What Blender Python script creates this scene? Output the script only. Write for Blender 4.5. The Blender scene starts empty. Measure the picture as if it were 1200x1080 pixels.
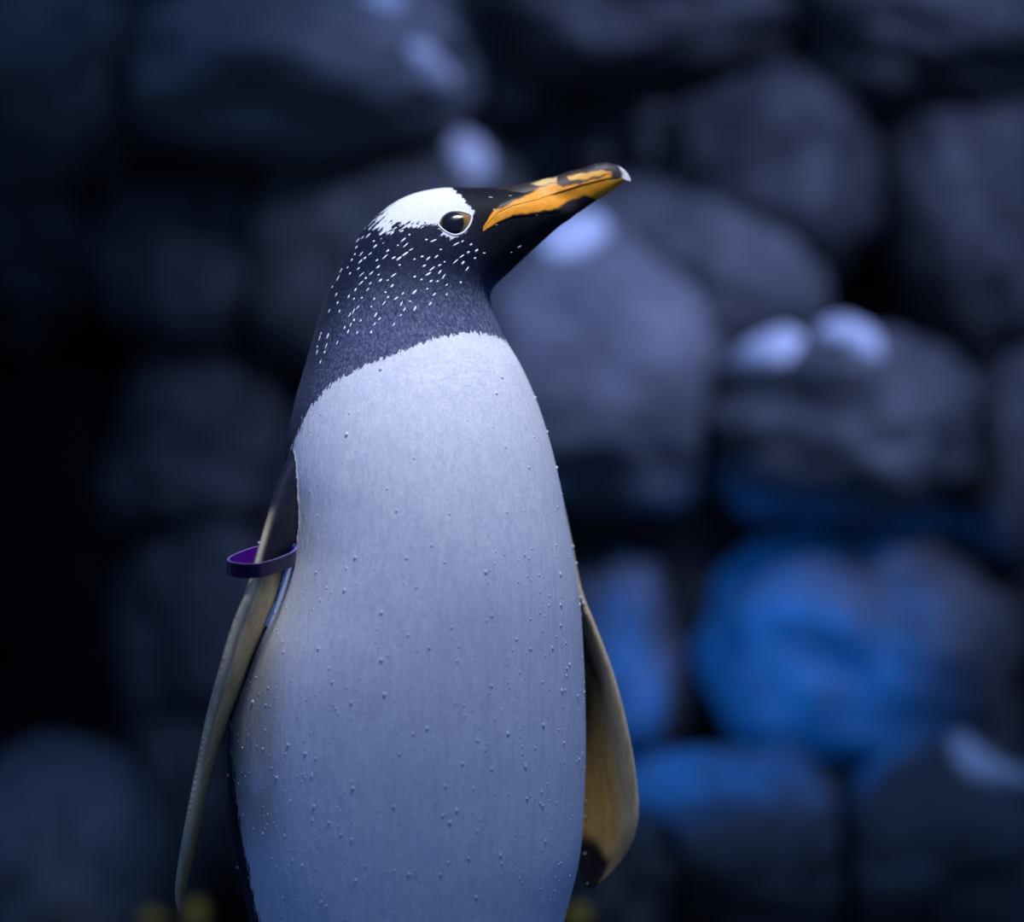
import bpy, bmesh, math, random
import numpy as np
from mathutils import Vector, Matrix, noise as mnoise
from mathutils.bvhtree import BVHTree
from mathutils.kdtree import KDTree

random.seed(7)
rng = np.random.default_rng(7)
scene = bpy.context.scene
COL = scene.collection

# ------------------------------------------------------------------ camera
DIST, CAM_Z, PX = 2.7, 0.514, 0.0006          # metres to the bird, lens height, metres per pixel at the bird
cam_d = bpy.data.cameras.new('camera')
cam = bpy.data.objects.new('camera', cam_d)
COL.objects.link(cam)
cam.location = (0, -DIST, CAM_Z)
cam.rotation_euler = (math.pi / 2, 0, 0)
cam_d.sensor_fit = 'HORIZONTAL'
cam_d.sensor_width = 36
cam_d.lens = 135
cam_d.dof.use_dof = True
cam_d.dof.focus_distance = DIST - 0.05
cam_d.dof.aperture_fstop = 1.9
scene.camera = cam

# ------------------------------------------------------------------ light
world = bpy.data.worlds.new('world')
scene.world = world
world.use_nodes = True
world.node_tree.nodes['Background'].inputs[0].default_value = (0.18, 0.38, 1.0, 1)
world.node_tree.nodes['Background'].inputs[1].default_value = 0.50


def lamp(name, kind, loc, target, energy, color, **kw):
    d = bpy.data.lights.new(name, kind)
    o = bpy.data.objects.new(name, d)
    COL.objects.link(o)
    o.location = loc
    o.rotation_euler = (Vector(target) - Vector(loc)).to_track_quat('-Z', 'Y').to_euler()
    d.energy = energy
    d.color = color
    for k, v in kw.items():
        setattr(d, k, v)
    return o


lamp('exhibit_spotlight', 'SPOT', (0.20, -0.85, 2.45), (-0.05, -0.03, 0.91), 380, (0.74, 0.76, 0.86),
     spot_size=math.radians(21), spot_blend=1.0, shadow_soft_size=0.15)
lamp('wall_wash_lamp', 'SPOT', (1.05, -0.75, 2.1), (0.22, 1.35, 0.70), 370, (0.36, 0.46, 1.0),
     spot_size=math.radians(27), spot_blend=1.0, shadow_soft_size=0.2)
lamp('blue_rock_spot', 'SPOT', (-0.15, 0.62, 0.40), (0.26, 1.20, 0.285), 72, (0.0, 0.20, 1.0),
     spot_size=math.radians(34), spot_blend=0.6, shadow_soft_size=0.05)  # blue spot without a fixture, added unseen behind the bird for the lower rocks

vs = scene.view_settings
vs.view_transform = 'Standard'
vs.look = 'None'
vs.exposure = 0.0
vs.gamma = 1.0
vs.use_curve_mapping = False


# ------------------------------------------------------------------ helpers
def W(px, py, y=0.0):
    """photograph position and depth -> point in the place"""
    k = (DIST + y) / DIST * PX
    return Vector(((px - 600) * k, y, CAM_Z - (py - 540) * k))


def to_px(co):
    k = DIST / (DIST + co[:, 1]) / PX
    return np.stack([600 + co[:, 0] * k, 540 - (co[:, 2] - CAM_Z) * k], 1)


def link(name, me, mat=None, parent=None):
    o = bpy.data.objects.new(name, me)
    COL.objects.link(o)
    if mat:
        me.materials.append(mat)
    if parent:
        o.parent = parent
    return o


def tag(o, label=None, cat=None, group=None, kind=None):
    if label: o['label'] = label
    if cat: o['category'] = cat
    if group: o['group'] = group
    if kind: o['kind'] = kind
    return o


def mesh(verts, faces, smooth=True):
    me = bpy.data.meshes.new('mesh')
    me.from_pydata([tuple(v) for v in verts], [], faces)
    me.update()
    if smooth:
        me.polygons.foreach_set('use_smooth', [True] * len(me.polygons))
    return me


def spline(pts, n):
    """Catmull-Rom through rows of pts"""
    p = np.asarray(pts, float)
    m = len(p)
    p = np.vstack([2 * p[0] - p[1], p, 2 * p[-1] - p[-2]])
    t = np.linspace(0, m - 1 - 1e-9, n)
    i = t.astype(int)
    f = (t - i)[:, None]
    a, b, c, d = p[i], p[i + 1], p[i + 2], p[i + 3]
    return 0.5 * (2 * b + (c - a) * f + (2 * a - 5 * b + 4 * c - d) * f ** 2 + (3 * b - a - 3 * c + d) * f ** 3)


def ring_faces(rows, seg, cap=True):
    f = []
    for r in range(rows - 1):
        for s in range(seg):
            s2 = (s + 1) % seg
            f.append((r * seg + s, r * seg + s2, (r + 1) * seg + s2, (r + 1) * seg + s))
    if cap:
        f.append(tuple(range(seg))[::-1])
        f.append(tuple((rows - 1) * seg + s for s in range(seg)))
    return f


def poly_sd(p, poly):
    """signed distance (positive inside) of points p to polygon, pixels"""
    poly = np.asarray(poly, float)
    d = np.full(len(p), 1e9)
    ins = np.zeros(len(p), bool)
    for a, b in zip(poly, np.roll(poly, -1, 0)):
        e = b - a
        w = p - a
        t = np.clip((w @ e) / max(e @ e, 1e-9), 0, 1)
        d = np.minimum(d, np.hypot(*(w - t[:, None] * e).T))
        c = ((a[1] <= p[:, 1]) != (b[1] <= p[:, 1]))
        with np.errstate(divide='ignore', invalid='ignore'):
            xi = a[0] + (p[:, 1] - a[1]) * e[0] / (e[1] if e[1] else 1e-9)
        ins ^= c & (p[:, 0] < xi)
    return np.where(ins, d, -d)


def sstep(x, a, b):
    t = np.clip((x - a) / (b - a), 0, 1)
    return t * t * (3 - 2 * t)


class NT:
    """small node-tree writer"""
    def __init__(self, name):
        self.mat = bpy.data.materials.new(name)
        self.mat.use_nodes = True
        self.t = self.mat.node_tree
        self.bsdf = self.t.nodes['Principled BSDF']

    def node(self, kind, **kw):
        n = self.t.nodes.new(kind)
        for k, v in kw.items():
            setattr(n, k, v)
        return n

    def put(self, sock, v):
        if isinstance(v, bpy.types.NodeSocket):
            self.t.links.new(v, sock)
        elif isinstance(v, (tuple, list)) and len(v) == 3 and sock.type == 'RGBA':
            sock.default_value = (*v, 1)
        else:
            sock.default_value = v

    def set(self, name, v):
        self.put(self.bsdf.inputs[name], v)

    def math(self, op, a, b=0.0, c=None, clamp=False):
        n = self.node('ShaderNodeMath', operation=op, use_clamp=clamp)
        self.put(n.inputs[0], a)
        self.put(n.inputs[1], b)
        if c is not None:
            self.put(n.inputs[2], c)
        return n.outputs[0]

    def ramp(self, v, a, b, lo=0.0, hi=1.0):
        n = self.node('ShaderNodeMapRange', interpolation_type='SMOOTHSTEP')
        for k, x in zip(range(5), (v, a, b, lo, hi)):
            self.put(n.inputs[k], x)
        return n.outputs[0]

    def mix(self, f, a, b, blend='MIX'):
        n = self.node('ShaderNodeMix', data_type='RGBA', blend_type=blend)
        self.put(n.inputs[0], f)
        self.put(n.inputs[6], a)
        self.put(n.inputs[7], b)
        return n.outputs[2]

    def attr(self, name, out=2):
        return self.node('ShaderNodeAttribute', attribute_name=name).outputs[out]

    def coords(self, scale=(1, 1, 1), rot=(0, 0, 0), src='Object'):
        # rotate first, then stretch
        r = self.node('ShaderNodeMapping')
        self.t.links.new(self.node('ShaderNodeTexCoord').outputs[src], r.inputs[0])
        r.inputs['Rotation'].default_value = rot
        m = self.node('ShaderNodeMapping')
        self.t.links.new(r.outputs[0], m.inputs[0])
        m.inputs['Scale'].default_value = scale
        return m.outputs[0]

    def noise(self, vec, scale=1.0, detail=3.0, rough=0.55, dist=0.0):
        n = self.node('ShaderNodeTexNoise')
        self.t.links.new(vec, n.inputs['Vector'])
        n.inputs['Scale'].default_value = scale
        n.inputs['Detail'].default_value = detail
        n.inputs['Roughness'].default_value = rough
        n.inputs['Distortion'].default_value = dist
        return n.outputs[0]

    def bump(self, h, strength, distance, prev=None):
        n = self.node('ShaderNodeBump')
        n.inputs['Strength'].default_value = strength
        n.inputs['Distance'].default_value = distance
        self.t.links.new(h, n.inputs['Height'])
        if prev is not None:
            self.t.links.new(prev, n.inputs['Normal'])
        return n.outputs[0]


# ------------------------------------------------------------------ materials
def rock_material(name, a, b, moss=(0.05, 0.055, 0.045)):
    m = NT(name)
    v = m.coords()
    big = m.noise(v, 6, 4)
    mid = m.noise(v, 22, 5, 0.6)
    fine = m.noise(v, 140, 4, 0.6)
    c = m.mix(m.ramp(big, 0.35, 0.65), a, b)
    c = m.mix(m.ramp(mid, 0.5, 0.72, 0, 0.55), c, moss)
    c = m.mix(m.ramp(fine, 0.3, 0.75, 0.25, 0.0), c, (0.02, 0.02, 0.02))
    m.set('Base Color', c)
    m.set('Roughness', m.ramp(mid, 0.3, 0.7, 0.5, 0.85))
    m.set('Normal', m.bump(fine, 0.3, 0.003, m.bump(mid, 0.35, 0.012)))
    return m.mat


ROCK = [rock_material('grey_rock', (0.07, 0.068, 0.068), (0.11, 0.105, 0.105), (0.035, 0.036, 0.03)),
        rock_material('dark_rock', (0.022, 0.022, 0.023), (0.042, 0.042, 0.042), (0.03, 0.03, 0.027)),
        rock_material('pale_rock', (0.13, 0.128, 0.128), (0.20, 0.20, 0.195), (0.07, 0.07, 0.065)),
        rock_material('brown_rock', (0.045, 0.038, 0.033), (0.07, 0.062, 0.055), (0.03, 0.028, 0.024)),
        rock_material('olive_rock', (0.050, 0.053, 0.043), (0.08, 0.082, 0.07), (0.035, 0.036, 0.03)),
        rock_material('slate_rock', (0.027, 0.026, 0.027), (0.046, 0.045, 0.045), (0.025, 0.026, 0.023))]
CAVE = rock_material('cave_rock', (0.03, 0.03, 0.03), (0.055, 0.055, 0.055), (0.022, 0.022, 0.022))


def simple(name, col, rough=0.5, **kw):
    m = NT(name)
    v = m.coords()
    n = m.noise(v, 90, 4)
    m.set('Base Color', m.mix(m.ramp(n, 0.3, 0.7, 0.0, 0.35), col, tuple(c * 0.7 for c in col)))
    m.set('Roughness', rough)
    for k, x in kw.items():
        m.set(k.replace('_', ' '), x)
    return m.mat


M_SNOW = NT('snow')
v = M_SNOW.coords()
M_SNOW.set('Base Color', M_SNOW.mix(M_SNOW.ramp(M_SNOW.noise(v, 60, 4), 0.4, 0.75), (0.70, 0.70, 0.71), (0.5, 0.51, 0.53)))
M_SNOW.set('Roughness', 0.8)
M_SNOW.set('Normal', M_SNOW.bump(M_SNOW.noise(v, 120, 4), 0.4, 0.004))
M_SNOW = M_SNOW.mat
M_YELLOW = simple('ochre_stone', (0.22, 0.16, 0.012), 0.8)


# ------------------------------------------------------------------ setting: floor and rock face
def grid(nx, ny, fn):
    vs_ = [fn(i / (nx - 1), j / (ny - 1)) for j in range(ny) for i in range(nx)]
    fs = [(j * nx + i, j * nx + i + 1, (j + 1) * nx + i + 1, (j + 1) * nx + i) for j in range(ny - 1) for i in range(nx - 1)]
    return mesh(vs_, fs)


def floor_pt(u, v):
    x, y = -2.4 + 4.8 * u, -3.2 + 5.9 * v
    return (x, y, 0.012 * mnoise.fractal(Vector((x * 5, y * 5, 0)), 1, 2, 4) * min(1, abs(math.hypot(x + .07, y) - 0.1) * 3) - 0.012)


tag(link('floor', grid(121, 141, floor_pt), ROCK[1]), kind='structure')


def wall_pt(u, v):
    x, z = -2.4 + 4.8 * u, -0.05 + 2.6 * v
    y = 1.88 + 0.10 * mnoise.fractal(Vector((x * 3, 7.1, z * 3)), 1, 2, 4)
    # rounded rock bulges either side of the boulders
    f1 = mnoise.voronoi(Vector((x * 3.4, 3.3, z * 3.8)))[0]
    y -= 0.30 * min(1.0, (f1[1] - f1[0]) * 1.6) * min(1.0, max(0.0, (abs(x) - 0.85) / 0.2))
    # the cave: a deep hollow in the left of the rock face
    e = math.hypot((x + 0.58) / 0.26, (z - 0.50) / 0.40)
    y += 0.75 * max(0.0, 1 - max(0.0, e - 0.7) / 0.4) if e < 1.1 else 0.0
    y -= 0.5 * max(0.0, z - 1.25)
    return (x, min(y, 2.65), z)


tag(link('wall_back', grid(361, 221, wall_pt), CAVE), kind='structure')


# ------------------------------------------------------------------ boulders
def boulder(cx, cy, rx, ry, y, rd, rot=0, sq=2.4, rough=0.16, seed=0, mat=0, sub=5, label='', name='boulder'):
    k = (DIST + y) / DIST * PX
    bm = bmesh.new()
    bmesh.ops.create_icosphere(bm, subdivisions=sub, radius=1)
    off = Vector((seed * 3.7, seed * 1.3, -seed * 2.1))
    ca, sa = math.cos(math.radians(rot)), math.sin(math.radians(rot))
    for vt in bm.verts:
        n = vt.co.normalized()
        s = (abs(n.x) ** sq + abs(n.y) ** sq + abs(n.z) ** sq) ** (-1 / sq)
        d = mnoise.fractal(n * 1.1 + off, 1.0, 2.0, 3)
        d2 = mnoise.fractal(n * 4.5 + off, 0.9, 2.0, 4)
        r = s * (1 + rough * d + rough * 0.07 * d2)
        p = n * r
        px_, pz_ = p.x * rx * k, p.z * ry * k
        vt.co = Vector((px_ * ca - pz_ * sa, p.y * rd, px_ * sa + pz_ * ca))
    me = bpy.data.meshes.new('boulder')
    bm.to_mesh(me)
    bm.free()
    me.polygons.foreach_set('use_smooth', [True] * len(me.polygons))
    o = link(name, me, ROCK[mat] if isinstance(mat, int) else mat)
    o.location = W(cx, cy, y)
    SHAPE[o] = (np.array(o.location), ca, sa, rx * k, rd, ry * k, sq)
    tag(o, label, 'rock', 'boulders of the rock wall')
    return o


SHAPE, GROW = {}, 1.17


def measure(p, sh):
    """1 on the undented surface of a boulder, less inside"""
    c, ca, sa, a, d, b, sq = sh
    q = p - c
    x, z = q[:, 0] * ca + q[:, 2] * sa, -q[:, 0] * sa + q[:, 2] * ca
    return ((np.abs(x) / a) ** sq + (np.abs(q[:, 1]) / d) ** sq + (np.abs(z) / b) ** sq) ** (1 / sq)


def settle(stones):
    """neighbours press against each other: each is flattened where the next begins"""
    for o in stones:
        n = len(o.data.vertices)
        p = np.empty(n * 3)
        o.data.vertices.foreach_get('co', p)
        p = p.reshape(-1, 3)
        c = np.array(o.location)
        lo, hi = np.zeros(n), np.ones(n)
        near = [q for q in stones if q is not o and np.linalg.norm(SHAPE[q][0] - c) < max(SHAPE[q][3:6]) + max(SHAPE[o][3:6]) + 0.1]

        def free(s):
            w = c + p * s[:, None]
            f = measure(w, SHAPE[o]) + 0.012
            ok = np.ones(n, bool)
            for q in near:
                ok &= f < measure(w, SHAPE[q])
            return ok
        full = free(hi)
        for _ in range(14):
            mid = (lo + hi) / 2
            ok = free(mid)
            lo, hi = np.where(ok, mid, lo), np.where(ok, hi, mid)
        s = np.where(full, 1.0, lo)
        o.data.vertices.foreach_set('co', (p * s[:, None]).ravel())
        o.data.update()


B = []
for args in [
    # cx, cy, rx, ry, depth, half-depth, rot, squareness, roughness, seed, material, label
    (795, 350, 140, 108, 1.36, .16, -8, 2.6, .12, 1, 0, 'broad grey boulder just below the beak tip, leaning behind the large one'),
    (690, 431, 138, 152, 1.28, .15, 0, 2.6, .12, 2, 2, 'large grey boulder beside the white breast with one white patch on top'),
    (978, 497, 142, 97, 1.26, .17, -4, 2.7, .12, 3, 0, 'rounded grey boulder carrying two white patches along its top'),
    (905, 205, 118, 122, 1.42, .16, 0, 2.4, .10, 4, 5, 'round smooth grey boulder above the dark triangular gap'),
    (765, 175, 85, 78, 1.50, .14, 20, 2.4, .14, 5, 1, 'dark boulder wedged beside the round smooth boulder, above the beak tip'),
    (1135, 270, 100, 165, 1.44, .16, 8, 2.6, .14, 6, 5, 'tall grey slab next to the dark triangular gap'),
    (1085, 45, 150, 88, 1.42, .2, 5, 2.5, .12, 7, 5, 'grey boulder resting on the tall slab and round boulder'),
    (740, 35, 165, 78, 1.44, .2, -4, 2.6, .14, 8, 5, 'long grey boulder high above the beak'),
    (360, 80, 185, 92, 1.36, .2, 3, 2.8, .12, 9, 2, 'wide flat-bottomed boulder overhanging a dark ledge above the head'),
    (60, 92, 112, 112, 1.42, .2, -10, 2.4, .12, 10, 0, 'dark bluish boulder above the cave'),
    (470, 305, 155, 138, 1.46, .15, 0, 2.6, .12, 11, 4, 'olive grey boulder directly behind the head'),
    (228, 300, 92, 120, 1.50, .15, 12, 2.4, .14, 12, 1, 'dark boulder between the cave and the olive boulder'),
    (240, 530, 100, 105, 1.46, .14, -20, 2.4, .14, 13, 1, 'dark slanting boulder at the cave mouth beside the shoulder'),
    (255, 745, 95, 140, 1.44, .14, 0, 2.5, .12, 14, 1, 'dark brown boulder behind the banded flipper'),
    (66, 1015, 105, 125, 1.18, .16, 0, 2.6, .10, 15, 2, 'pale rounded boulder on the floor of the cave mouth'),
    (40, 330, 105, 80, 1.95, .18, -15, 2.3, .14, 16, 1, 'dark rock hanging inside the cave'),
    (1020, 772, 160, 117, 1.30, .15, -12, 2.9, .12, 17, 0, 'large blue-lit boulder with a sharp shoulder under the overhang'),
    (730, 762, 58, 114, 1.38, .12, 3, 3.0, .10, 18, 0, 'upright blue-lit slab beside the unbanded flipper'),
    (860, 995, 118, 108, 1.12, .13, 10, 2.5, .14, 19, 0, 'low bluish boulder beneath the dark slot'),
    (1112, 990, 118, 108, 1.10, .14, 13, 2.5, .12, 20, 0, 'low bluish boulder carrying the bent white streak'),
    (1188, 540, 72, 150, 1.42, .14, 0, 2.5, .14, 21, 5, 'dark boulder next to the boulder with two white patches'),
    (1012, 345, 62, 55, 1.62, .1, 0, 2.3, .14, 22, 1, 'small dark stone deep in the triangular gap'),
    (470, 660, 175, 190, 1.46, .14, 0, 2.5, .12, 23, 1, 'dark boulder directly behind the white belly'),
    (735, 1035, 60, 80, 1.05, .1, 0, 2.4, .14, 24, 3, 'small brown stone beneath the unbanded flipper tip'),
    (1205, 800, 45, 120, 1.36, .12, 0, 2.4, .14, 25, 3, 'narrow brown stone squeezed behind the large blue-lit boulder'),
    (215, 985, 62, 130, 1.34, .12, 0, 2.4, .14, 26, 1, 'dark stone between the pale cave boulder and the belly'),
    (575, 100, 80, 70, 1.52, .14, 30, 2.4, .12, 27, 0, 'sloping stone in the dark hollow between the two overhanging boulders above the head'),
    (480, 1010, 200, 110, 1.3, .14, 0, 2.5, .12, 28, 1, 'low dark boulder at the foot of the wall behind the belly'),
]:
    B.append(boulder(args[0], args[1], args[2] * GROW, args[3] * GROW, args[4], args[5] * 1.1, args[6], args[7] - .25, args[8] * 1.8, args[9], args[10], label=args[11]))
settle(B)

# everything a pale patch can lie on
bpy.context.view_layer.update()
vv, ff = [], []
for o in B:
    base = len(vv)
    vv += [o.matrix_world @ q.co for q in o.data.vertices]
    ff += [tuple(base + i for i in p.vertices) for p in o.data.polygons]
ROCK_BVH = BVHTree.FromPolygons(vv, ff)
OWNER = [k for k, o in enumerate(B) for _ in o.data.polygons]      # which boulder a face belongs to
CAMP = Vector((0, -DIST, CAM_Z))


def hit(px, py, bvh, origin=CAMP):
    d = (W(px, py, 0) - CAMP).normalized()
    if origin is not CAMP:
        d = (W(px, py, 0) - origin).normalized()
    h = bvh.ray_cast(origin, d)
    return (h[0], h[1]) if h[0] is not None else (None, None)


def snow(cx, cy, rx, ry, rot, seed, label, on, path=None, thick=0.012):
    """a mounded white patch lying on the one boulder that carries it"""
    seg, rows = 40, 9
    c, s = math.cos(math.radians(rot)), math.sin(math.radians(rot))

    def place(rad, a):
        u, w = rx * rad * math.cos(a), ry * rad * math.sin(a)
        x_, y_ = cx + u * c - w * s, cy - (u * s + w * c)
        if path is not None:                               # a bent streak follows its own line
            f = min(0.999, max(0.0, (u / rx + 1) / 2)) * (len(path) - 1)
            a0, a1 = path[int(f)], path[min(int(f) + 1, len(path) - 1)]
            t = a1 - a0
            t = t / (np.hypot(*t) + 1e-9)
            q = a0 + (a1 - a0) * (f - int(f)) + np.array((t[1], -t[0])) * w
            x_, y_ = float(q[0]), float(q[1])
        p, n, fi, _ = ROCK_BVH.ray_cast(CAMP, (W(x_, y_, 0) - CAMP).normalized())
        return (p, n) if p is not None and OWNER[fi] == on else None

    pts, nrm = [None] * ((rows + 1) * seg), [None] * ((rows + 1) * seg)
    for k in range(seg):
        a = 2 * math.pi * k / seg
        full = 1 + 0.22 * mnoise.noise(Vector((math.cos(a) * 1.6 + seed, math.sin(a) * 1.6, seed * 2.2)))
        reach = 0.0                                        # how far the patch runs before its boulder ends
        for q in range(1, 41):
            if place(full * q / 40, a) is None:
                reach *= 0.86                              # stop short of the neighbour
                break
            reach = full * q / 40
        for r in range(rows + 1):
            h = place(reach * r / rows, a) or place(0.0, a)
            pts[r * seg + k], nrm[r * seg + k] = h
    n0 = len(pts)
    V, F = [], []
    for i in range(n0):
        h = thick * math.sqrt(max(0.0, 1 - ((i // seg) / rows) ** 2)) + 0.0005
        V.append(pts[i] + nrm[i] * h)
    for i in range(n0):
        V.append(pts[i] - nrm[i] * 0.002)
    for r in range(rows):
        for k in range(seg):
            k2 = (k + 1) % seg
            a, b, c_, d = r * seg + k, r * seg + k2, (r + 1) * seg + k2, (r + 1) * seg + k
            F += [(a, d, c_, b), (n0 + a, n0 + b, n0 + c_, n0 + d)]
    for k in range(seg):
        k2 = (k + 1) % seg
        a, b = rows * seg + k, rows * seg + k2
        F.append((a, n0 + a, n0 + b, b))
    o = link('snow_patch', mesh(V, F), M_SNOW)
    tag(o, label, 'snow', 'white patches on the boulders')
    return o


snow(503, 80, 34, 20, -52, 1, 'slanting white streak on the stone above the crown, higher of two', 8)
snow(549, 183, 30, 21, -46, 2, 'slanting white streak on the stone just above the crown, lower of two', 10)
snow(669, 277, 46, 24, 12, 3, 'white patch on the boulder shoulder right under the beak', 1)
snow(888, 413, 52, 25, 16, 4, 'bigger oval white patch on top of the rounded boulder', 2)
snow(995, 400, 40, 15, 0, 5, 'thin curved white patch on top of the rounded boulder', 2, path=spline([(953, 392), (985, 390), (1012, 402), (1034, 424)], 30))
snow(1140, 893, 50, 17, 0, 6, 'bent white streak on the low boulder beneath the large blue-lit one', 19, path=spline([(1124, 842), (1126, 872), (1140, 896), (1170, 908), (1206, 914)], 30))
snow(450, 0, 26, 10, -10, 7, 'small white fleck on the wide overhanging boulder', 8)

for (cx, cy, rx, ry, y, sd, lab) in [
    (229, 1072, 15, 20, 0.95, 31, 'small yellow stone behind the tip of the banded flipper'),
    (178, 1078, 15, 14, 0.95, 32, 'small dull orange stone beside the pale cave boulder'),
    (678, 1074, 16, 16, 0.84, 33, 'small yellow stone in front of the brown stone under the unbanded flipper')]:
    o = boulder(cx, cy, rx, ry, y, .014, 0, 2.2, .14, sd, M_YELLOW, sub=3, label=lab, name='pebble')
    tag(o, lab, 'stone', 'small yellow stones by the rock wall')
    # the low dark stone that carries it, reaching down to the floor
    top = o.location.z - 0.008
    s_ = boulder(cx, cy, 30, 40, y, .045, 0, 2.6, .12, sd + 5, 1, sub=4, name='stone',
                 label='low dark stone under the ' + lab.split('small ')[1].split(' ')[0] + ' stone ' + lab.split('stone ')[1])
    s_['group'] = 'low stones carrying the yellow ones'
    zmin = min(q.co.z for q in s_.data.vertices)
    zmax = max(q.co.z for q in s_.data.vertices)
    s_.location.z = top - zmax
    f = (s_.location.z + zmax + 0.02) / (zmax - zmin)
    s_.scale.z = f
    s_.location.z = top - zmax * f

# ------------------------------------------------------------------ the penguin
# stations: back outline (x, y), throat / breast outline (x, y) in pixels, half-depth front, half-depth back in mm
ST = [
    (430, 1352, 545, 1352, 30, 40), (372, 1320, 596, 1320, 70, 72), (340, 1240, 628, 1240, 92, 88), (314, 1160, 648, 1160, 104, 98),
    (294, 1080, 661, 1080, 112, 104), (276, 1000, 680, 1000, 119, 108), (266, 900, 686, 900, 123, 110),
    (268, 820, 686, 825, 123, 110), (281, 765, 684, 768, 121, 108), (310, 705, 680, 707, 117, 104),
    (328, 652, 673, 654, 112, 101), (333, 602, 664, 606, 106, 97), (333, 556, 655, 560, 99, 93),
    (338, 510, 643, 512, 90, 87), (347, 465, 628, 467, 79, 79), (359, 424, 610, 427, 68, 70),
    (369, 388, 591, 395, 59, 62), (380, 353, 578, 365, 53, 55), (395, 316, 575, 345, 47, 48),
    (415, 283, 582, 333, 42, 42), (441, 253, 597, 319, 38, 38), (474, 231, 618, 299, 33, 33),
    (512, 221, 640, 279, 28, 28), (552, 220, 656, 265, 22.5, 22.5), (590, 220, 668, 257, 17, 17),
    (622, 220, 676, 250, 11.5, 11.5), (640, 222, 676, 244, 6, 6)]
ROWS, SEG = 330, 128


def body_loft():
    s = spline(ST, ROWS)
    th = np.linspace(0, 2 * math.pi, SEG, endpoint=False)
    sn, cs = np.sin(th), np.cos(th)
    out = []
    for lx, ly, rx, ry, df, db in s:
        L, R = W(lx, ly), W(rx, ry)
        c, u = (L + R) / 2, (R - L) / 2
        dep = np.where(cs > 0, df, db) / 1000
        out.append(np.stack([c.x + u.x * sn, -cs * dep, c.z + u.z * sn], 1))
    return np.vstack(out), ring_faces(ROWS, SEG)


def flipper_loft(st, n=300, seg=96):
    """stations: leading edge x, y, depth mm; trailing edge x, y, depth mm; thickness mm"""
    s = spline(st, n)
    th = np.linspace(0, 2 * math.pi, seg, endpoint=False)
    V, UV = [], []
    for i, (ax, ay, ad, bx, by, bd, t) in enumerate(s):
        A, Bp = W(ax, ay, ad / 1000), W(bx, by, bd / 1000)
        c, u = (A + Bp) / 2, (Bp - A) / 2
        nv = u.cross(Vector((0, 0, 1))).normalized()
        for a in th:
            x = -math.cos(a)                              # -1 leading, +1 trailing
            prof = (max(0, 1 - x * x)) ** 0.5 * (0.62 - 0.42 * x)
            p = c + u * x + nv * (math.copysign(prof, math.sin(a)) if abs(math.sin(a)) > 1e-6 else 0) * t / 1000
            V.append(p)
            UV.append(((x + 1) / 2, i / (n - 1), math.sin(a)))
    return V, ring_faces(n, seg), UV


# flipper on the bird's right, hanging edge-on with the ring on it
FL = [  # leading edge x, y, depth   trailing x, y, depth   half-thickness
    (390, 462, -4, 400, 472, 50, 8), (363, 494, -16, 384, 508, 50, 10), (345, 530, -36, 374, 550, 36, 10), (329, 565, -58, 364, 588, -6, 9),
    (316, 602, -80, 348, 628, -50, 7.5), (305, 640, -94, 336, 660, -54, 6.5), (290, 690, -100, 323, 704, -56, 6), (272, 735, -98, 306, 746, -55, 5.6),
    (256, 790, -92, 286, 798, -54, 5.4), (242, 845, -80, 267, 850, -36, 5), (231, 900, -70, 251, 902, -28, 4.6), (219, 960, -60, 238, 960, -22, 4.2),
    (210, 1010, -48, 226, 1012, -18, 3.6), (206, 1048, -34, 217, 1050, -12, 2.8), (210, 1072, -20, 214, 1072, -14, 1.2)]
# flipper on the bird's left, behind the breast
FR = [
    (625, 520, 20, 600, 545, 92, 15), (648, 575, 22, 622, 600, 98, 13), (664, 630, 24, 636, 660, 104, 10), (679, 690, 24, 646, 720, 106, 7.5), (699, 738, 22, 652, 775, 104, 6.5),
    (718, 788, 20, 656, 830, 100, 6.2), (732, 838, 18, 660, 880, 94, 5.8), (742, 885, 17, 664, 930, 86, 5.2), (748, 930, 17, 670, 975, 76, 4.6),
    (748, 962, 18, 675, 1008, 66, 4.0), (740, 992, 20, 679, 1028, 54, 3.2), (722, 1018, 24, 684, 1040, 44, 2.4), (704, 1035, 28, 690, 1043, 36, 1.2)]

bv, bf = body_loft()
flv, flf, fluv = flipper_loft(FL)
frv, frf, fruv = flipper_loft(FR)
# tail and short legs, merged into the same skin
def tube(pts, seg=32):
    s = spline(pts, 40)
    V = []
    for x, y, z, rx, ry in s:
        for k in range(seg):
            a = 2 * math.pi * k / seg
            V.append(Vector((x + rx * math.cos(a), y + ry * math.sin(a), z)))
    return V, ring_faces(40, seg)


cx0 = W(484, 1300).x
tail = tube([(cx0, .07, .12, .05, .03), (cx0, .12, .07, .035, .016), (cx0, .17, .03, .02, .007), (cx0, .20, .012, .006, .003)])
legs = [tube([(cx0 + s * .055, -.01, .09, .03, .035), (cx0 + s * .06, -.015, .05, .02, .024), (cx0 + s * .062, -.02, .015, .012, .013)]) for s in (-1, 1)]
av, af = [], []
for V, F in ((bv, bf), (flv, flf), (frv, frf), tail, legs[0], legs[1]):
    base = len(av)
    av += [tuple(q) for q in V]
    af += [tuple(base + i for i in f) for f in F]
raw = mesh(av, af)
bmx = bmesh.new()
bmx.from_mesh(raw)
bmesh.ops.recalc_face_normals(bmx, faces=bmx.faces)
bmx.to_mesh(raw)
bmx.free()
tmp = bpy.data.objects.new('body', raw)
COL.objects.link(tmp)
rm = tmp.modifiers.new('skin', 'REMESH')
rm.mode = 'VOXEL'
rm.voxel_size = 0.00115
rm.use_smooth_shade = True
sm = tmp.modifiers.new('soft', 'SMOOTH')
sm.factor = 0.5
sm.iterations = 7
skin = bpy.data.meshes.new_from_object(tmp.evaluated_get(bpy.context.evaluated_depsgraph_get()))
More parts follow.
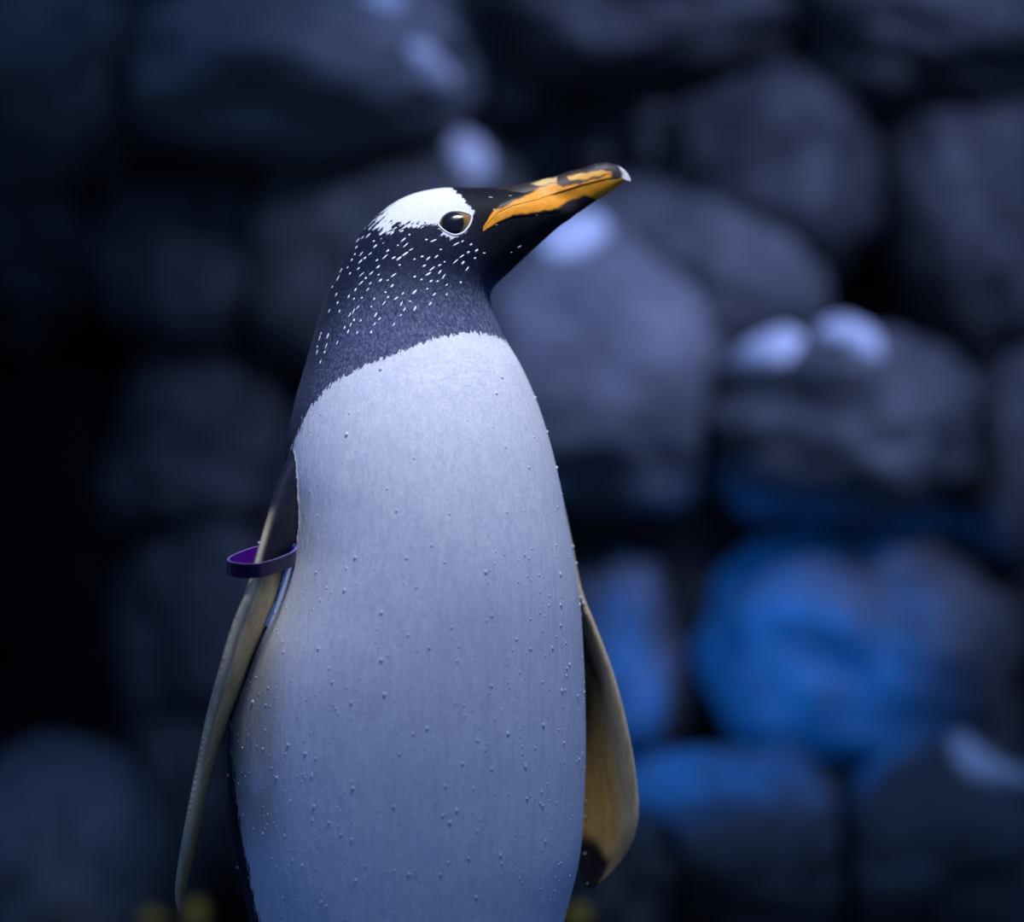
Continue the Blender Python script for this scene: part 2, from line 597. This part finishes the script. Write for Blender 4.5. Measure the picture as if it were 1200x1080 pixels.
bpy.data.objects.remove(tmp)
skin.name = 'body'

N = len(skin.vertices)
co = np.empty(N * 3)
skin.vertices.foreach_get('co', co)
co = co.reshape(-1, 3)
pp = to_px(co)

# which skin belongs to a flipper: nearest source surface
src = [BVHTree.FromPolygons([Vector(q) for q in V], F) for V, F in ((bv, bf), (flv, flf), (frv, frf))]
part = np.zeros(N, int)
uvw = np.zeros((N, 3))
maybe = (pp[:, 0] < 400) | (pp[:, 0] > 600)
for i in np.nonzero(maybe & (pp[:, 1] > 440) & (pp[:, 1] < 1090))[0]:
    q = Vector(co[i])
    w_ = 1 if pp[i, 0] < 480 else 2
    loc, _, fi, d = src[w_].find_nearest(q, 0.012)
    if fi is None: continue
    d0 = src[0].find_nearest(q)[3]
    if d * 0.7 > d0: continue
    V, F, U = ((flv, flf, fluv), (frv, frf, fruv))[w_ - 1]
    ww = [1 / ((V[k] - loc).length + 1e-6) for k in F[fi]] if len(F[fi]) == 4 else None
    part[i] = w_
    uvw[i] = np.average([U[k] for k in F[fi]], axis=0, weights=ww)

WHITE = [(300, 1066), (287, 1000), (277, 940), (271, 880), (274, 820), (284, 768), (302, 735), (325, 700), (339, 655), (343, 605), (338, 560), (343, 522),
         (360, 482), (388, 449), (430, 427), (470, 412), (510, 396), (545, 389), (570, 391), (593, 399), (620, 404), (780, 430), (780, 1420), (400, 1420), (318, 1120)]
wsd = poly_sd(pp, WHITE)
wsd = np.minimum(wsd, (0.016 - co[:, 1]) / PX)
wsd = np.minimum(wsd, (co[:, 2] - 0.045) / PX)
wsd[part > 0] = -60
CAP = [(436, 268), (444, 254), (456, 240), (474, 226), (500, 214), (527, 219), (541, 230), (548, 240), (554, 246), (553, 258), (547, 270), (537, 279),
       (527, 279), (519, 273), (513, 264), (500, 263), (485, 266), (468, 266), (450, 272)]
csd = poly_sd(pp, CAP)
csd[pp[:, 1] > 300] = -60

neck = sstep(pp[:, 1], 300, 385) * (1 - sstep(pp[:, 1], 450, 530)) * sstep(pp[:, 0] - (pp[:, 1] - 300) * -0.5, 395, 480)  # lower neck lighter: feather tint plus the light falling there, put into the colour
stain_and_bounce = sstep(-pp[:, 0] + 0.0, -352, -300) * sstep(pp[:, 1], 690, 780) * (1 - sstep(pp[:, 1], 940, 1040))  # brown stain plus the flipper's shade and bounce painted into the flank
chin = sstep(pp[:, 0] - pp[:, 1] * 0.5, 395, 445) * (pp[:, 1] < 345)

# flipper colours
fc = np.zeros((N, 4))
fc[:, 3] = 1
TAN, OCH, DARK = np.array((.88, .72, .46)), np.array((.74, .48, .15)), np.array((.012, .013, .022))
BACK = np.array((.02, .024, .045))
u_, v_, sgn = uvw[:, 0], uvw[:, 1], uvw[:, 2]
vn = co * 40
wob = np.array([mnoise.noise(Vector(q)) if k else 0.0 for q, k in zip(vn, part > 0)])
m1 = part == 1
# inner faces look towards the body
inner1, inner2 = None, None
nrmv = np.empty(N * 3)
skin.vertices.foreach_get('normal', nrmv)
nrmv = nrmv.reshape(-1, 3)


def lerp(a, b, t):
    return a + (b - a) * t[:, None]


tanc = np.tile(TAN, (N, 1))
c1 = lerp(tanc, np.tile(DARK * 1.6, (N, 1)), np.exp(-((u_ - 0.13 - 0.02 * wob) / 0.035) ** 2) * (1 - sstep(v_, .62, .8)) * 0.85)
c1 = lerp(c1, np.tile(OCH, (N, 1)), sstep(u_, .16, .26) * 0.65)
c1 = lerp(c1, np.tile(DARK, (N, 1)), sstep(u_ + 0.06 * wob, .84, .94))
c1 = lerp(c1, np.tile(DARK, (N, 1)), (1 - sstep(v_ + 0.03 * wob + 0.11 * (1 - sstep(u_, 0.008, 0.03)), .37, .43)))
c1 = lerp(c1, np.tile(OCH * 0.75, (N, 1)), sstep(v_, .75, .9) * sstep(u_, .03, .2) * 0.6)
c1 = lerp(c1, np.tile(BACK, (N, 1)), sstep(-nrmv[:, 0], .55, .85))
fc[m1, :3] = c1[m1]
m2 = part == 2
c2 = np.tile(np.array((.80, .50, .15)), (N, 1))
c2 = lerp(c2, np.tile(np.array((.55, .45, .30)), (N, 1)), sstep(u_, .45, .1) * 0.0 + (1 - sstep(u_, .08, .35)) * 0.8)
c2 = lerp(c2, np.tile(DARK * 2, (N, 1)), np.exp(-((u_ - 0.20 - 0.04 * wob) / 0.05) ** 2) * (1 - sstep(v_, .40, .50)) * 0.8)
c2 = lerp(c2, np.tile(np.array((.12, .10, .07)), (N, 1)), sstep(v_ + .06 * wob, .68, .82) * 0.85)
dark2 = sstep(v_ + 0.22 * (u_ - 0.5) + 0.05 * wob, .75, .80) * sstep(u_ + .1 * wob, .24, .38)
c2 = lerp(c2, np.tile(DARK * 0.7, (N, 1)), dark2)
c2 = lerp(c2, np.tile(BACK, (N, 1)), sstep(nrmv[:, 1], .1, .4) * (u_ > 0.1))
fc[m2, :3] = c2[m2]
fl_mask = (part > 0).astype(float)
fl_mask[m1] *= sstep(v_[m1], .12, .3)
ed = np.empty(len(skin.edges) * 2, dtype=np.int64)
skin.edges.foreach_get('vertices', ed)
ed = ed.reshape(-1, 2)


def blur(a, times, only=None):
    """average each vertex with its neighbours (kept within the mask)"""
    e = ed if only is None else ed[only[ed[:, 0]] & only[ed[:, 1]]]
    i0, i1 = np.concatenate([e[:, 0], e[:, 1]]), np.concatenate([e[:, 1], e[:, 0]])
    n = np.bincount(i0, minlength=N) + 1
    for _ in range(times):
        a = (a + np.bincount(i0, weights=a[i1], minlength=N)) / n
    return a


for k in range(3):
    fc[:, k] = blur(fc[:, k], 6, part > 0)
fl_mask = blur(fl_mask, 2)


def put_attr(me, name, arr, kind='FLOAT'):
    a = me.attributes.new(name, kind, 'POINT')
    a.data.foreach_set('color' if kind == 'FLOAT_COLOR' else 'value', np.ascontiguousarray(arr, dtype=np.float32).ravel())


put_attr(skin, 'white', wsd)
put_attr(skin, 'cap', csd)
put_attr(skin, 'neck', neck)
put_attr(skin, 'ragged', sstep(pp[:, 1] - 0.35 * (pp[:, 0] - 470), 236, 268) * (1 - sstep(pp[:, 0], 500, 525)))
put_attr(skin, 'ruffle', np.exp(-((pp[:, 0] - 550) / 60) ** 2 - ((pp[:, 1] - 440) / 34) ** 2))
put_attr(skin, 'stain_and_bounce', stain_and_bounce)
put_attr(skin, 'chin', chin)
put_attr(skin, 'flip', fl_mask)
put_attr(skin, 'flipcol', fc, 'FLOAT_COLOR')

P = NT('plumage')
vert = P.coords((1, 1, 0.22))
tilt = P.coords((0.28, 1, 1), rot=(0, math.radians(42), 0))
teeth = P.noise(vert, 520, 2.5, 0.6)
streak = P.noise(tilt, 420, 2, 0.6)
fine = P.noise(vert, 900, 3, 0.6)
soft = P.noise(P.coords((1, 1, 0.5)), 45, 4, 0.6)
speck = P.noise(P.coords((1, 1, 0.6), rot=(0, math.radians(20), 0)), 560, 3, 0.7)
wmask = P.ramp(P.math('ADD', P.attr('white'), P.math('MULTIPLY', P.math('SUBTRACT', teeth, 0.5), 17)), -1.1, 1.1)
cmask = P.ramp(P.math('ADD', P.attr('cap'), P.math('MULTIPLY', P.math('SUBTRACT', streak, P.math('ADD', 0.50, P.math('MULTIPLY', P.attr('ragged'), 0.03))), P.math('ADD', 14, P.math('MULTIPLY', P.attr('ragged'), 42)))), -1.0, 1.0)
dark = P.mix(P.attr('neck'), (0.005, 0.009, 0.026), (0.066, 0.080, 0.150))
dark = P.mix(P.math('MULTIPLY', P.ramp(speck, 0.46, 0.70), P.math('ADD', P.math('MULTIPLY', P.attr('neck'), 0.50), 0.03)), dark, (0.26, 0.27, 0.34))
dark = P.mix(P.ramp(speck, 0.47, 0.30, 0, 0.6), dark, (0.006, 0.007, 0.014))
dark = P.mix(P.attr('chin'), dark, (0.005, 0.005, 0.008))
white = P.mix(P.ramp(fine, 0.35, 0.65, 0, 0.55), (0.76, 0.77, 0.79), (0.56, 0.58, 0.64))
clump = P.noise(P.coords((1, 1, 0.13)), 260, 3, 0.65, 0.3)
white = P.mix(P.ramp(clump, 0.40, 0.70, 0, 0.5), white, (0.50, 0.53, 0.62))
white = P.mix(P.ramp(soft, 0.35, 0.7, 0, 0.35), white, (0.58, 0.60, 0.66))
white = P.mix(P.math('MULTIPLY', P.attr('stain_and_bounce'), P.ramp(soft, 0.25, 0.6, 0.35, 0.75)), white, (0.42, 0.36, 0.31))
c = P.mix(wmask, dark, white)
c = P.mix(cmask, c, (0.60, 0.61, 0.65))
fcol = P.mix(P.ramp(P.noise(P.coords((1, 1, 0.25)), 160, 4, 0.65), 0.4, 0.75, 0, 0.5), P.attr('flipcol', 0), P.mix(1.0, P.attr('flipcol', 0), (0.42, 0.36, 0.30), 'MULTIPLY'))
c = P.mix(P.attr('flip'), c, fcol)
P.set('Base Color', c)
P.set('Roughness', 0.62)
P.set('Specular IOR Level', 0.10)
P.set('Sheen Weight', 0.03)
P.set('Sheen Roughness', 0.45)
P.set('Sheen Tint', (0.75, 0.75, 1.0))
b1 = P.bump(clump, 0.3, 0.0015, P.bump(fine, 0.3, 0.001))
b2 = P.bump(P.noise(P.coords((1, 1, 0.7)), 70, 3, 0.5, 0.6), 0.10, 0.003, b1)
ruf = P.math('MULTIPLY', P.noise(P.coords((1, 1, 1.3)), 95, 3, 0.6, 1.2), P.attr('ruffle'))
P.set('Normal', P.bump(ruf, 0.3, 0.003, b2))
PLUMAGE = P.mat

root = bpy.data.objects.new('penguin', None)
COL.objects.link(root)
root.location = (W(480, 0).x, 0, 0)
tag(root, 'black and white penguin with orange beak, white eye patch and wet belly, head turned aside', 'penguin')
bpy.context.view_layer.update()


def child(name, me, mat, label=None, parent=None, kind=None):
    o = link(name, me, mat)
    o.parent = parent or root
    o.matrix_parent_inverse = o.parent.matrix_world.inverted()
    if label: o['label'] = label
    if kind: o['kind'] = kind
    return o


skin.materials.clear()
body = child('body', skin, PLUMAGE)
BODY_BVH = BVHTree.FromPolygons([Vector(q) for q in co], [tuple(p.vertices) for p in skin.polygons])
FARP = Vector((0, DIST, CAM_Z))


def hit2(px, py, side):
    """surface point on the near (-1) or far (+1) side of the head, mirrored"""
    t = W(px, py, 0)
    o = Vector((t.x, side * 1.0, t.z))
    if side < 0:
        d = (t - CAMP).normalized()
        o = CAMP
    else:
        d = Vector((0, -1, 0))
    h = BODY_BVH.ray_cast(o, d)
    return (h[0], h[1]) if h[0] is not None else (None, None)


# ---------------------------------------------------------------- beak
def interp(x, tab):
    t = np.array(tab, float)
    return np.interp(x, t[:, 0], t[:, 1])


TOP = [(560, 221), (592, 218.5), (620, 213), (647, 207.5), (667, 200.5), (683, 197), (697, 191.5), (711, 190), (722, 192.5), (731, 198), (736, 203.5), (739, 209)]
GAPE = [(562, 276), (566, 272), (571, 266), (585, 252), (601, 244), (629, 236), (657, 225.5), (683, 217), (713, 209.5), (728, 209), (735, 212), (739, 213)]
LOW = [(562, 278), (570, 282), (590, 285), (629, 279), (653, 266), (681, 247.5), (699, 235), (713, 226.5), (725, 218), (731, 213), (739, 211)]
HALF = [(560, 26), (590, 19.5), (620, 14.5), (650, 11.5), (680, 9.5), (705, 8), (722, 6), (733, 3.8), (739, 1.2)]   # mm


BAND_U = [(566, 2), (572, 6), (585, 9), (601, 9), (625, 11), (645, 13), (660, 30)]       # horn above the gape, px
BAND_L = [(566, 2), (572, 6), (585, 10), (601, 12), (625, 16), (650, 22), (660, 40)]     # horn below it


def bill(x0, x1, top, bot, upper, n=190, half=40):
    xs = np.linspace(x0, x1, n)
    V, rows = [], []
    for x in xs:
        a, b = float(interp(x, top)), float(interp(x, bot))
        if b < a + 0.6: b = a + 0.6
        hw = float(interp(x, HALF)) / 1000 * (1.0 if upper else 0.94)
        g = b if upper else a                              # the gape edge
        H_ = b - a
        bw = float(interp(x, BAND_U if upper else BAND_L))
        side = []
        for k in range(half):
            t = k / (half - 1)
            if t < 0.1:
                h, f = 0.0, t / 0.1
            else:
                h, f = ((t - 0.1) / 0.9) ** 0.9, 1.0
            own = hw * (1 - 0.30 * h) * math.sqrt(max(0.0, 1 - h ** 3.2))
            d = h * H_
            py = g - d if upper else g + d
            hh, _ = hit2(x, py, -1)
            if hh is not None:                             # the horn stands just proud of the feathers
                own = max(own, abs(hh.y) + 0.0010 * float(sstep(np.array(x), 564, 576)) - 0.0035 * float(sstep(np.array(d), bw, bw + 4)))
                if h > 0.985: own = 0.0
            side.append((py, own * f))
        rows.append(side)
    wd = np.array([[q[1] for q in r] for r in rows])
    ker = np.exp(-0.5 * (np.arange(-18, 19) / 6.5) ** 2)
    ker /= ker.sum()
    padw = np.vstack([wd[:1]] * 18 + [wd] + [wd[-1:]] * 18)
    wd = np.array([np.convolve(padw[:, k], ker, 'valid') for k in range(half)]).T
    for x, side, wr in zip(xs, rows, wd):
        side = [(q[0], w) for q, w in zip(side, wr)]
        for sgn_ in (-1, 1):
            for py, w in (side if sgn_ < 0 else side[::-1]):
                p = W(x, py, 0)
                p.y = sgn_ * w
                V.append(p)
    return np.array([tuple(q) for q in V]), ring_faces(n, half * 2)


def paint(V, polys, base):
    p = np.stack([600 + V[:, 0] / PX, 540 - (V[:, 2] - CAM_Z) / PX], 1)
    wv = np.array([[mnoise.noise(Vector((q[0] * .12, q[1] * .12, 1))), mnoise.noise(Vector((q[0] * .12, q[1] * .12, 9)))] for q in p])
    p = p + wv * 2.0
    c = np.tile(np.array(base, float), (len(V), 1))
    for poly, col, soft_ in polys:
        m = sstep(poly_sd(p, poly), -soft_, soft_)
        c = lerp(c, np.tile(np.array(col), (len(V), 1)), m)
    return np.hstack([c, np.ones((len(V), 1))])


H = NT('beak_horn')
hn = H.noise(H.coords((0.3, 1, 1), rot=(0, math.radians(20), 0)), 500, 3)
H.set('Base Color', H.mix(H.ramp(hn, 0.35, 0.7, 0, 0.25), H.attr('horn', 0), (0.10, 0.04, 0.01)))
H.set('Roughness', 0.5)
H.set('Specular IOR Level', 0.28)
H.set('Normal', H.bump(hn, 0.15, 0.0006))
HORN = H.mat
ORG, YEL, BLK, TIP = (.80, .30, .012), (.72, .36, .04), (.014, .013, .016), (.62, .60, .60)

V, F = bill(566, 739, TOP, GAPE, True)
cu = paint(V, [
    ([(560, 282), (568, 262), (580, 249), (606, 237), (625, 226), (640, 218), (652, 215), (664, 217), (690, 211), (704, 204), (716, 203), (716, 222), (600, 262)], ORG, 1.6),
    ([(622, 216), (640, 209.5), (653, 208.5), (652, 214), (634, 219)], (.60, .42, .16), 1.5),
    ([(664, 208), (683, 203.5), (704, 201), (716, 201.5), (706, 206), (684, 211), (668, 212)], YEL, 1.4),
    ([(652, 213), (668, 212), (686, 212), (700, 207.5), (716, 204), (700, 211), (676, 216.5), (660, 220), (654, 218)], (.05, .03, .015), 1.5),
    ([(722, 190), (742, 190), (742, 216), (729, 211), (730, 202)], TIP, 2.5),
], BLK)
me = mesh(V, F)
put_attr(me, 'horn', cu, 'FLOAT_COLOR')
upper = child('upper_beak', me, HORN, 'black upper beak with orange edge and pale tip')

V, F = bill(566, 731, GAPE, LOW, False)
cl_ = paint(V, [
    ([(560, 284), (569, 275), (582, 264), (601, 255), (625, 251), (653, 245), (664, 237), (685, 230), (697, 233), (704, 240), (745, 222), (745, 200), (640, 220), (560, 262)], ORG, 1.6),
    ([(700, 205), (735, 204), (735, 212), (712, 213)], (.80, .42, .05), 2.0),
], BLK)
me = mesh(V, F)
put_attr(me, 'horn', cl_, 'FLOAT_COLOR')
lower = child('lower_beak', me, HORN, 'orange lower beak with black underside')


# ---------------------------------------------------------------- eyes
ALMOND = [(514, 262), (518, 255), (525, 250), (534, 248.5), (543, 249.5), (551.5, 253), (551, 260), (547, 267), (541, 272.5), (533, 274.5), (525, 272), (518, 267)]


def eye(side):
    al = np.vstack([ALMOND, ALMOND[:1]])
    ol = spline(al, 49)[:-1]
    cc = np.array((531.5, 261.5))
    rows, seg = 20, len(ol)
    V, C = [], []
    for r in range(rows + 1):
        f = r / rows
        for q in ol:
            p2 = cc + (q - cc) * f
            h, n = hit2(p2[0], p2[1], side)
            V.append(h + n * (0.0026 * math.sqrt(max(0, 1 - f * f)) - 0.0004))
            d = math.hypot(p2[0] - 530.5, (p2[1] - 262) * 1.0)
            col = np.array((.006, .006, .010))
            col = col + (np.array((.13, .11, .03)) - col) * float(sstep(np.array(d), 12.2, 14.2))
            k = float(sstep(np.array(p2[0] - 0.6 * (p2[1] - 254)), 540, 547)) * float(sstep(np.array(d), 12.2, 14.5))
            col = col + (np.array((.26, .12, .04)) - col) * k
            C.append((*col, 1))
    n0 = len(V)
    for q in ol:
        h, n = hit2(q[0], q[1], side)
        V.append(h - n * 0.003)
        C.append((.01, .01, .01, 1))
    F = [(r * seg + k, (r + 1) * seg + k, (r + 1) * seg + (k + 1) % seg, r * seg + (k + 1) % seg) for r in range(rows) for k in range(seg)]
    F += [(rows * seg + k, n0 + k, n0 + (k + 1) % seg, rows * seg + (k + 1) % seg) for k in range(seg)]
    F.append(tuple(n0 + k for k in range(seg)))
    me = mesh(V, F)
    put_attr(me, 'iris', np.array(C), 'FLOAT_COLOR')
    e = child('eye', me, EYE, 'dark glossy eye with olive rim')
    # the lid: a thin fleshy ring round the opening
    V = []
    for q in ol:
        d2 = (q - cc) / np.linalg.norm(q - cc)
        h, n = hit2(q[0], q[1], side)
        o2 = W(q[0] + d2[0], q[1] + d2[1]) - W(q[0], q[1])
        o2.normalize()
        for k in range(8):
            a = 2 * math.pi * k / 8
            V.append(h + o2 * 0.0008 * (math.cos(a) + 0.7) + n * 0.0008 * math.sin(a))
    F = []
    for i in range(seg):
        j = (i + 1) % seg
        for k in range(8):
            k2 = (k + 1) % 8
            F.append((i * 8 + k, j * 8 + k, j * 8 + k2, i * 8 + k2))
    child('eyelid', mesh(V, F), LID, 'white feathered rim of the eye', e)


E = NT('eye_wet')
E.set('Base Color', E.attr('iris', 0))
E.set('Roughness', 0.15)
E.set('Specular IOR Level', 0.3)
EYE = E.mat
LID = simple('eyelid_white', (0.74, 0.74, 0.76), 0.6)
eye(-1)
eye(1)


# ---------------------------------------------------------------- white flecks on head and neck
def flecks():
    V, F = [], []
    region = [(430, 262), (452, 268), (500, 268), (520, 280), (548, 284), (566, 290), (560, 320), (520, 350), (470, 378), (420, 400), (372, 440), (366, 410), (385, 345), (405, 295)]
    rare = [(560, 224), (640, 216), (650, 238), (600, 300), (560, 300), (556, 250)]
    spots = []
    tries = 0
    while len(spots) < 125 and tries < 9000:
        tries += 1
        x, y = random.uniform(360, 600), random.uniform(255, 440)
        q = np.array([[x, y]])
        if poly_sd(q, region)[0] < 0: continue
        dens = 1.0 - 0.75 * min(1, max(0, (y - 300) / 130)) 
        if x > 505: dens *= 0.55
        if y < 292 and x < 505: dens = 1.6
        if random.random() > dens: continue
        if min([math.hypot(x - a, y - b) for a, b, _ in spots] or [99]) < 6.0: continue
        spots.append((x, y, 1.0))
    for _ in range(26):
        x, y = random.uniform(556, 650), random.uniform(216, 300)
        if poly_sd(np.array([[x, y]]), rare)[0] > 0: spots.append((x, y, 0.55))
    for side in (-1, 1):
        for x, y, k in spots:
            h, n = hit2(x, y, side)
            if h is None: continue
            ang = math.radians(30 + 38 * min(1, max(0, (y - 265) / 130)) + random.uniform(-12, 12)) if k == 1 else math.radians(random.uniform(-10, 25))
            d = Vector((math.cos(ang), 0, math.sin(ang)))
            d = (d - n * d.dot(n)).normalized()
            e = n.cross(d)
            L = random.uniform(0.9, 3.7) * k * 0.001
            w = random.uniform(0.5, 0.9) * (k + .1) * 0.001
            b = len(V)
            h = h + n * 0.0001
            V += [h - d * L, h - d * L * 0.3 + e * w, h + d * L * 0.5 + e * w * 0.8, h + d * L + n * 0.0001, h + d * L * 0.5 - e * w * 0.8, h - d * L * 0.3 - e * w, h + n * 0.0003, h - n * 0.0006]
            for i in range(6):
                j = (i + 1) % 6
                F += [(b + i, b + j, b + 6), (b + j, b + i, b + 7)]
    return mesh(V, F)


FLK = simple('white_feather', (0.80, 0.80, 0.84), 0.5)
child('white_flecks', flecks(), FLK, 'small white feather flecks on the dark head', kind='stuff')

# ---------------------------------------------------------------- water droplets on the breast
def droplets():
    bm = bmesh.new()
    bmesh.ops.create_icosphere(bm, subdivisions=2, radius=1)
    base = [q.co.copy() for q in bm.verts]
    bf_ = [tuple(q.index for q in f.verts) for f in bm.faces]
    bm.free()
    V, F = [], []
    n = 0
    tries = 0
    while n < 620 and tries < 20000:
        tries += 1
        y = random.uniform(430, 1085)
        x = random.uniform(270, 690)
        if poly_sd(np.array([[x, y]]), WHITE)[0] < 4: continue
        e = (x - 475) / 205
        dens = 0.12 + 0.75 * sstep(np.array(y), 560, 760) * (0.35 + 0.65 * abs(e))
        if x > 610: dens += 0.6 * float(sstep(np.array(y), 520, 640)) * float(sstep(np.array(x), 610, 672))
        if random.random() > dens: continue
        h, nn = hit2(x, y, -1)
        if h is None: continue
        r = min(2.3, 0.6 + random.expovariate(2.4)) * PX
        q = nn.to_track_quat('Z', 'Y').to_matrix()
        b = len(V)
        for p in base:
            V.append(h + q @ Vector((p.x * r * 0.95, p.y * r * 1.1, p.z * r * 0.72)) + nn * r * 0.18)
        F += [tuple(b + i for i in f) for f in bf_]
        n += 1
    # beads clinging to the outline
    for x, y in [(634, 466), (646, 506), (654, 548), (671, 640), (675, 660), (680, 700), (686, 790), (303, 636), (312, 560), (268, 908), (271, 1016)]:
        for dx in range(0, 14):
            h, nn = hit2(x - dx if x > 480 else x + dx, y, -1)
            if h is not None: break
        if h is None: continue
        b = len(V)
        r = 2.0 * PX
        for p in base: V.append(h + p * r)
        F += [tuple(b + i for i in f) for f in bf_]
    return mesh(V, F)


WTR = NT('water')
WTR.set('Base Color', (0.95, 0.97, 1.0))
WTR.set('Roughness', 0.03)
WTR.set('IOR', 1.5)
WTR.set('Transmission Weight', 0.3)
WTR.set('Specular IOR Level', 1.0)
child('water_droplets', droplets(), WTR.mat, 'clear water droplets beading on the white belly', kind='stuff')


# ---------------------------------------------------------------- feet (below the frame)
def foot(s):
    x0, y0 = cx0 + s * .062, -.02
    bm = bmesh.new()
    out = []
    for a in np.linspace(-42, 42, 25):
        k = math.cos(math.radians(a / 42 * 360)) * 0.5 + 0.5
        r = 0.072 + 0.022 * k
        ang = math.radians(a - 90 + s * 10)
        out.append((x0 + r * math.cos(ang), y0 + r * math.sin(ang), k))
    V = [(x0, y0 + .02, .028), (x0, y0 + .02, -.004)]
    F = []
    n = len(out)
    rows = 6
    for r in range(1, rows + 1):
        f = r / rows
        for ox, oy, k in out:
            V.append((x0 + (ox - x0) * f, y0 + .02 * (1 - f) + (oy - y0) * f, .028 * (1 - f) + .006 + .008 * k * (1 - 0.5 * f)))
    for ox, oy, k in out:
        V.append((ox, oy, -.004))
    for i in range(n - 1):
        F.append((0, 2 + i, 3 + i))
        for r in range(rows - 1):
            a = 2 + r * n + i
            F.append((a, a + n, a + n + 1, a + 1))
        a = 2 + (rows - 1) * n + i
        F.append((a, a + n, a + n + 1, a + 1))
        F.append((1, 2 + rows * n + i + 1, 2 + rows * n + i))
    for e in (0, n - 1):
        F.append(tuple([0] + [2 + r * n + e for r in range(rows)] + [2 + rows * n + e, 1]))
    o = child('foot', mesh(V, F), FOOT, 'orange webbed foot')
    for a in (-38, 0, 38):
        ang = math.radians(a - 90 + s * 10)
        p = Vector((x0 + .09 * math.cos(ang), y0 + .09 * math.sin(ang), .010))
        d = Vector((math.cos(ang), math.sin(ang), 0))
        e = Vector((-d.y, d.x, 0))
        V = [p - e * .004, p + e * .004, p + Vector((0, 0, .006)), p + d * .016 - Vector((0, 0, .010)), p - Vector((0, 0, .006))]
        child('claw', mesh(V, [(0, 2, 3), (2, 1, 3), (1, 4, 3), (4, 0, 3), (0, 4, 1, 2)]), CLAW, None, o)


FOOT = simple('foot_skin', (0.75, 0.30, 0.05), 0.5)
CLAW = simple('claw_horn', (0.03, 0.03, 0.03), 0.35)
foot(-1)
foot(1)


# ---------------------------------------------------------------- ring on the flipper
def band():
    # an oval strip round the flipper, standing off its leading edge
    lead, trail = W(298, 666, -0.097), W(339, 650, -0.053)
    c = (lead + trail) / 2
    long = (trail - lead).normalized()
    side = long.cross(Vector((0.12, 0, 1))).normalized()
    span = side.cross(long).normalized()
    wd, th = 0.0050, 0.0007
    # it is wide enough for the flipper inside it, with slack on the outer side
    fit = [q - c for q in flv if abs((q - c).dot(span)) < wd * 1.3 and (q - c).length < 0.07] + [W(274, 662, -0.085) - c]
    lu, ls = [q.dot(long) for q in fit], [q.dot(side) for q in fit]
    c = c + long * (max(lu) + min(lu)) / 2 + side * (max(ls) + min(ls)) / 2
    a, b = (max(lu) - min(lu)) / 2 + 0.0018, (max(ls) - min(ls)) / 2 + 0.0018
    fit = [(q.dot(long) - (max(lu) + min(lu)) / 2, q.dot(side) - (max(ls) + min(ls)) / 2) for q in fit[:-1]]
    while max((abs(u) / (a - .0014)) ** 2.5 + (abs(w) / (b - .0014)) ** 2.857 for u, w in fit) > 1:
        a, b = a * 1.02, b * 1.02
    V = []
    seg = 96
    for k in range(seg):
        t = 2 * math.pi * k / seg
        r = long * a * math.copysign(abs(math.cos(t)) ** 0.8, math.cos(t)) + side * b * math.copysign(abs(math.sin(t)) ** 0.7, math.sin(t))
        n = (long * math.cos(t) / a + side * math.sin(t) / b).normalized()
        for q, s in ((wd, th), (wd, -th), (-wd, -th), (-wd, th)):
            V.append(c + r + span * q + n * s)
    F = []
    for k in range(seg):
        j = (k + 1) % seg
        for m in range(4):
            m2 = (m + 1) % 4
            F.append((k * 4 + m, j * 4 + m, j * 4 + m2, k * 4 + m2))
    me = mesh(V, F, False)
    me.materials.append(BAND)
    me.materials.append(BAND_IN)
    me.materials.append(RIM)
    for i, p in enumerate(me.polygons):
        p.material_index = (2, 1, 2, 0)[i % 4]
    o = link('flipper_band', me)
    tag(o, 'dark purple glossy identification band clipped round the flipper', 'band')


def anodised(name, col):
    m = NT(name)
    n = m.noise(m.coords(), 300, 3)
    m.set('Base Color', m.mix(m.ramp(n, 0.3, 0.7, 0, 0.3), col, tuple(q * 0.5 for q in col)))
    m.set('Metallic', 0.5)
    m.set('Roughness', 0.28)
    return m.mat


BAND, BAND_IN = anodised('dark_violet_enamel', (0.02, 0.006, 0.05)), anodised('purple_highlight_enamel', (0.34, 0.02, 0.80))  # brighter inner side: the band's purple highlight is painted into the colour
RIM = anodised('lilac_edge_highlight', (0.55, 0.42, 0.95))  # lighter edge: the highlight along the rim is put into its colour
band()
